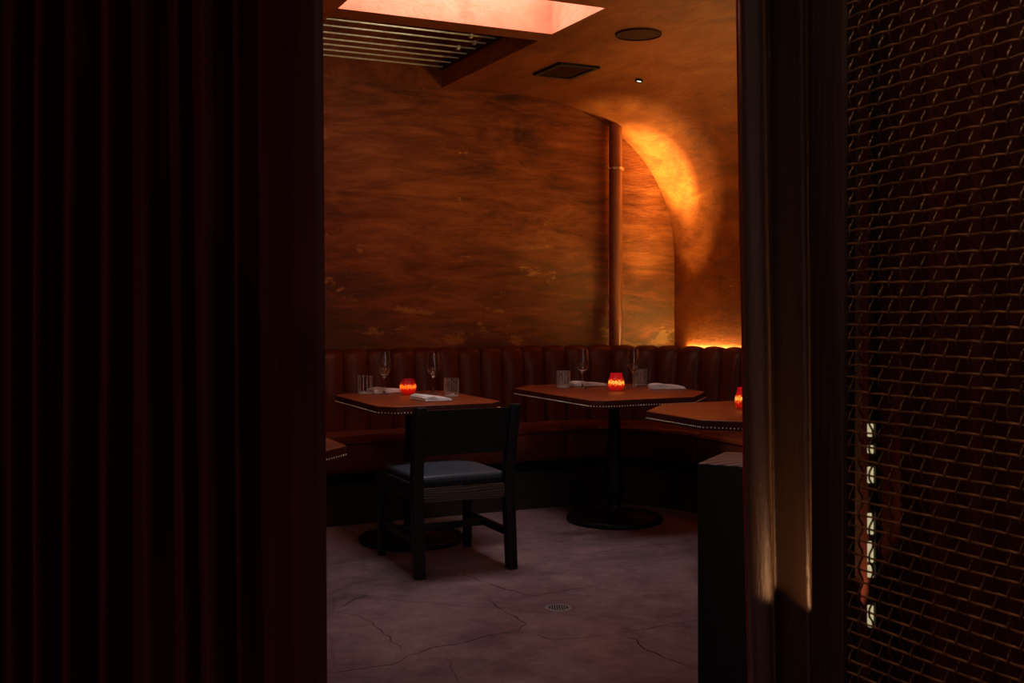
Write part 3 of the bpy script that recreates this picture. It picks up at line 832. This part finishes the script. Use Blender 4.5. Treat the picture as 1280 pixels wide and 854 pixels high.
# right velvet curtain
RD = 1.58
def lean_r(z, px):
    zz = [(-1,24),(.68,16),(1.0,9.0),(1.20,7.0),(1.35,4),(1.68,0),(3,-4)]
    for (a,fa),(b,fb) in zip(zz, zz[1:]):
        if z <= b: return (fa+(fb-fa)*(z-a)/(b-a))*max(0, min(1, (1062-px)/130))
    return 0
rc = [(936,.055),(927,.03),(925,.0),(929,-.012),(937,-.018),(945,-.020),(952,-.012),(958,.02),(967,.045),(976,.03),(981,-.02),(987,-.055),(993,-.060),(998,-.050),(1001.5,-.034),(1004.5,-.046),(1009,-.048),(1016,-.02),(1024,.02),(1034,.03),(1048,.0),(1062,.03),(1078,-.02),(1095,.03),(1112,-.01),(1128,.02)]
def curtain_free(ctl, d0, lean, zt, mat, name, nz=60, z0=.012, sub=5):
    pts = []
    n = len(ctl)
    for i in range(n-1):
        p0 = ctl[max(0,i-1)]; p1 = ctl[i]; p2 = ctl[i+1]; p3 = ctl[min(n-1,i+2)]
        for k in range(sub):
            t = k/sub
            q = []
            for c in (0,1):
                a,b,cc,d_ = p0[c],p1[c],p2[c],p3[c]
                q.append(.5*((2*b)+(cc-a)*t+(2*a-5*b+4*cc-d_)*t*t+(-a+3*b-3*cc+d_)*t**3))
            pts.append(q)
    pts.append(list(ctl[-1])); V = []
    for j in range(nz+1):
        z = z0+(zt-z0)*j/nz
        for px, off in pts:
            wob = .004*math.sin(1.7*z+px*.05)
            X = (px+lean(z, px)-CX)/F*d0
            u, v = cam2room(X, d0+off*(1.05-.2*z/zt)+wob); V.append((u,v,z))
    o = mesh_obj(name, V, grid_faces(nz+1, len(pts)), mat, None, smooth=True)
    md = o.modifiers.new('cloth', 'SOLIDIFY'); md.thickness = .002; md.offset = 0
    return o
rcur = curtain_free(rc, RD, lean_r, 2.60, M['curtain_right'], 'velvet_curtain')
tag(rcur, 'dark brown plush curtain gathered beside the wire mesh screen, copper sheen on its folds', 'curtain', 'doorway curtains')
lin = curtain_free([(934,.060),(929,.045),(926,.028)], RD, lambda z, px: lean_r(z, px)-1.2, 2.58, M['lining'], 'lining')
lin.parent = rcur; lin['label'] = 'red lining showing at the curtain edge'
tr = thing('curtain_track', 'black curtain track under the ceiling above the doorway', 'track', (0,0,0))
a = cam2room(-1.05/1*LD*.78, LD); b_ = cam2room((900-CX)/F*LD, LD)
def rail(name, p, q, z0, z1, w, mat, parent):
    t = Vector((q[0]-p[0], q[1]-p[1])); L = t.length
    o = bm_obj(name, box_bm(0,L,-w/2,w/2,z0,z1,bev=.003), mat, parent, loc=(p[0],p[1],0), rotz=math.atan2(t.y,t.x)); return o
rail('rail', a, b_, 2.605, ZC-.001, .05, M['black_metal'], tr)
tr2 = thing('curtain_track', 'short black curtain track above the gathered right curtain', 'track', (0,0,0))
rail('rail', cam2room((915-CX)/F*RD, RD), cam2room((1130-CX)/F*RD, RD), 2.605, ZC-.001, .05, M['black_metal'], tr2)

# wire mesh screen
SU = .90
scr = thing('mesh_screen', 'woven bronze wire mesh screen in a dark wooden frame on the right', 'screen', (SU,.6,0))
bm_obj('stile', box_bm(-.008,.012,.380,.437,0,2.40,bev=.004), M['jamb'], scr, smooth=True)
bm_obj('stile', box_bm(-.008,.012,-.557,-.50,0,2.40,bev=.004), M['jamb'], scr, smooth=True)
bm_obj('rail', box_bm(-.008,.012,-.50,.380,0,.09,bev=.004), M['jamb'], scr, smooth=True)
bm_obj('rail', box_bm(-.008,.012,-.50,.380,2.32,2.40,bev=.004), M['jamb'], scr, smooth=True)
PT = .0156
def wires():
    V, Fq = [], []; nb = 0
    y0, y1 = -.50, .384; z0, z1 = .085, 2.325
    ny = int((y1-y0)/PT); nz = int((z1-z0)/PT)
    for i in range(nz):
        z = z0+(i+.5)*PT; par = i % 2
        m = ny*5+1; k = np.arange(m)/5.0
        y = y1-k*PT
        wv = np.cos(PI*(k-.5)+par*PI)
        x = -.0010-.0008*np.sign(wv)*np.abs(wv)**.6
        zz = z+.0004*np.sin(PI*(k-.2)+par*PI)+.0008*math.sin(i*1.7)+.0006*np.sin(y*23+i)
        v, f = tube(np.stack([x, y, zz], 1), .00125, 6); V.append(v); Fq.append(f+nb); nb += len(v)
    nh = sum(len(f) for f in Fq)
    for j in range(ny):
        y = y1-(j+.5)*PT; par = j % 2
        m = nz*5+1; k = np.arange(m)/5.0
        z = z0+k*PT
        wv = np.cos(PI*(k-.5)+par*PI)
        x = .0006+.0036*np.sign(wv)*np.abs(wv)**.6
        yy = y+.0007*np.sin(PI*(k-.1)+par*PI)+.0006*math.sin(j*2.1)
        v, f = tube(np.stack([x, yy, z], 1), .00125, 6); V.append(v); Fq.append(f+nb); nb += len(v)
    return np.concatenate(V), np.concatenate(Fq), nh
V, Fq, nh = wires()
me = bpy.data.meshes.new('wire_mesh'); me.from_pydata(V.tolist(), [], Fq.tolist()); me.materials.append(M['bronze_wire']); me.materials.append(M['shaded_wire'])
me.polygons.foreach_set('material_index', [0 if i < nh else 1 for i in range(len(Fq))])
me.polygons.foreach_set('use_smooth', [True]*len(me.polygons)); me.update()
o = bpy.data.objects.new('wire_mesh', me); COL.objects.link(o); o.parent = scr
o['label'] = 'crimped bronze wire weave'

# rust curtain behind the mesh
bc = []
y = -.62; i = 0
while y < 1.13:
    bc.append((y, (-1)**i*.020*random.uniform(.7,1.2))); y += random.uniform(.018,.034); i += 1
V = []; nz = 24; cols = []
for (a0,b0),(a1,b1) in zip(bc, bc[1:]):
    for k in range(5):
        t = k/5; cols.append((a0+(a1-a0)*t, b0+(b1-b0)*(1-math.cos(PI*t))/2))
for j in range(nz+1):
    z = .012+2.60*j/nz
    for (yy, off) in cols: V.append((1.035+off+.004*math.sin(z*2+yy*20), yy, z))
o = mesh_obj('velvet_curtain', V, grid_faces(nz+1, len(cols)), M['curtain_back'], None, smooth=True)
md = o.modifiers.new('cloth', 'SOLIDIFY'); md.thickness = .002; md.offset = 0
tag(o, 'rust red curtain in narrow folds seen only through the wire mesh screen', 'curtain', 'doorway curtains')
# slit of light behind the mesh, painted as glowing pieces on an added batten
uu = .975; aa = (1088-CX)/F; dd = uu/(CO*aa+S); vv = dd*(CO-S*aa)
st = thing('glowing_strip', 'slim cream glowing strip standing in for a slit of light behind the wire mesh screen', 'light', (uu,vv,0))
bm_obj('batten', box_bm(.003,.012,-.006,.006,0,2.3), M['black_metal'], st)
for ya, yb in ((530,546),(557,567),(584,604),(642,668),(677,703),(707,722),(757,784)):
    z1 = CAMZ-(ya-HOR)*dd/F; z0 = CAMZ-(yb-HOR)*dd/F
    bm_obj('diffuser', box_bm(-.0025,.0025,-.0032,.0032,z0,z1,bev=.001), M['cream_glow'], st)

# ------------------------------------------------------------------ lights
def look(o, target):
    o.rotation_euler = (Vector(target)-o.location).to_track_quat('-Z','Y').to_euler()
def area(name, loc, target, sx, sy, power, col, spread=PI):
    l = bpy.data.lights.new(name, 'AREA'); l.shape = 'RECTANGLE'; l.size = sx; l.size_y = sy; l.energy = power; l.color = col; l.spread = spread
    o = bpy.data.objects.new(name, l); COL.objects.link(o); o.location = loc; look(o, target); return o
def spot(name, loc, target, power, col, ang, blend, r=.02):
    l = bpy.data.lights.new(name, 'SPOT'); l.energy = power; l.color = col; l.spot_size = math.radians(ang); l.spot_blend = blend; l.shadow_soft_size = r
    o = bpy.data.objects.new(name, l); COL.objects.link(o); o.location = loc; look(o, target); return o
AMB = (1.0,.42,.08)
spot('corner_uplight', (4.12,6.37,.86), (4.235,6.385,2.3), 1150, (1.0,.76,.23), 27, 1.0, .02)
spot('corner_wash', (4.12,6.34,.86), (4.22,6.36,2.3), 290, (1.0,.72,.21), 50, 1.0, .03)
spot('corner_spill', (4.10,6.22,.86), (4.20,6.30,2.3), 11, (1.0,.70,.20), 140, 1.0, .03)
area('room_glow', (3.3,2.3,2.2), (3.2,3.8,2.66), 1.2, .5, 1.2, (1.0,.42,.12))
area('wall_glow', (.5,4.7,1.95), (2.7,6.6,2.0), .6, .5, 2.5, (1.0,.42,.17), 2.2)
area('grille_wash', (1.95,5.23,2.92), (1.85,5.65,2.77), .8, .06, .62, (1.0,.86,.60), 1.7)
spot('downlight_beam', (du,dv,2.58), (3.3,5.4,0), 1.5, (1.0,.75,.5), 70, .6, .02)
area('vestibule_glow', (-1.8,.55,1.1), (-.4,2.0,.9), .2, .5, 8, (1.0,.45,.40))
area('vestibule_fill', (-.2,-.9,1.9), (.2,2.0,1.0), .4, .4, 1.6, (1.0,.55,.42))
area('mesh_wash', (.78,.62,2.60), (.87,.62,1.1), .06, .9, 6.5, (1.0,.68,.42), 1.6)
spot('curtain_wash', (.950,1.076,.805), (1.005,1.200,.965), 2.8, (1.0,.48,.20), 96, .12, .006)

# ------------------------------------------------------------------ world, camera, view
w = bpy.data.worlds.new('world'); sc.world = w; w.use_nodes = True
w.node_tree.nodes['Background'].inputs[0].default_value = (.010,.006,.005,1); w.node_tree.nodes['Background'].inputs[1].default_value = .2
cam = bpy.data.cameras.new('camera'); co = bpy.data.objects.new('camera', cam); COL.objects.link(co)
co.location = (0,0,CAMZ); co.rotation_euler = (PI/2, 0, -math.atan2(S, CO))
cam.sensor_width = 36; cam.lens = 36*F/1280; cam.shift_y = -(427-HOR)/1280
cam.clip_start = .02
cam.dof.use_dof = True; cam.dof.focus_distance = 6.0; cam.dof.aperture_fstop = 18
sc.camera = co
sc.view_settings.view_transform = 'Standard'; sc.view_settings.look = 'None'
sc.cycles.use_denoising = True
sc.cycles.max_bounces = 10; sc.cycles.transmission_bounces = 10; sc.cycles.diffuse_bounces = 5
sc.cycles.caustics_reflective = False; sc.cycles.caustics_refractive = False
sc.cycles.sample_clamp_indirect = 4.0
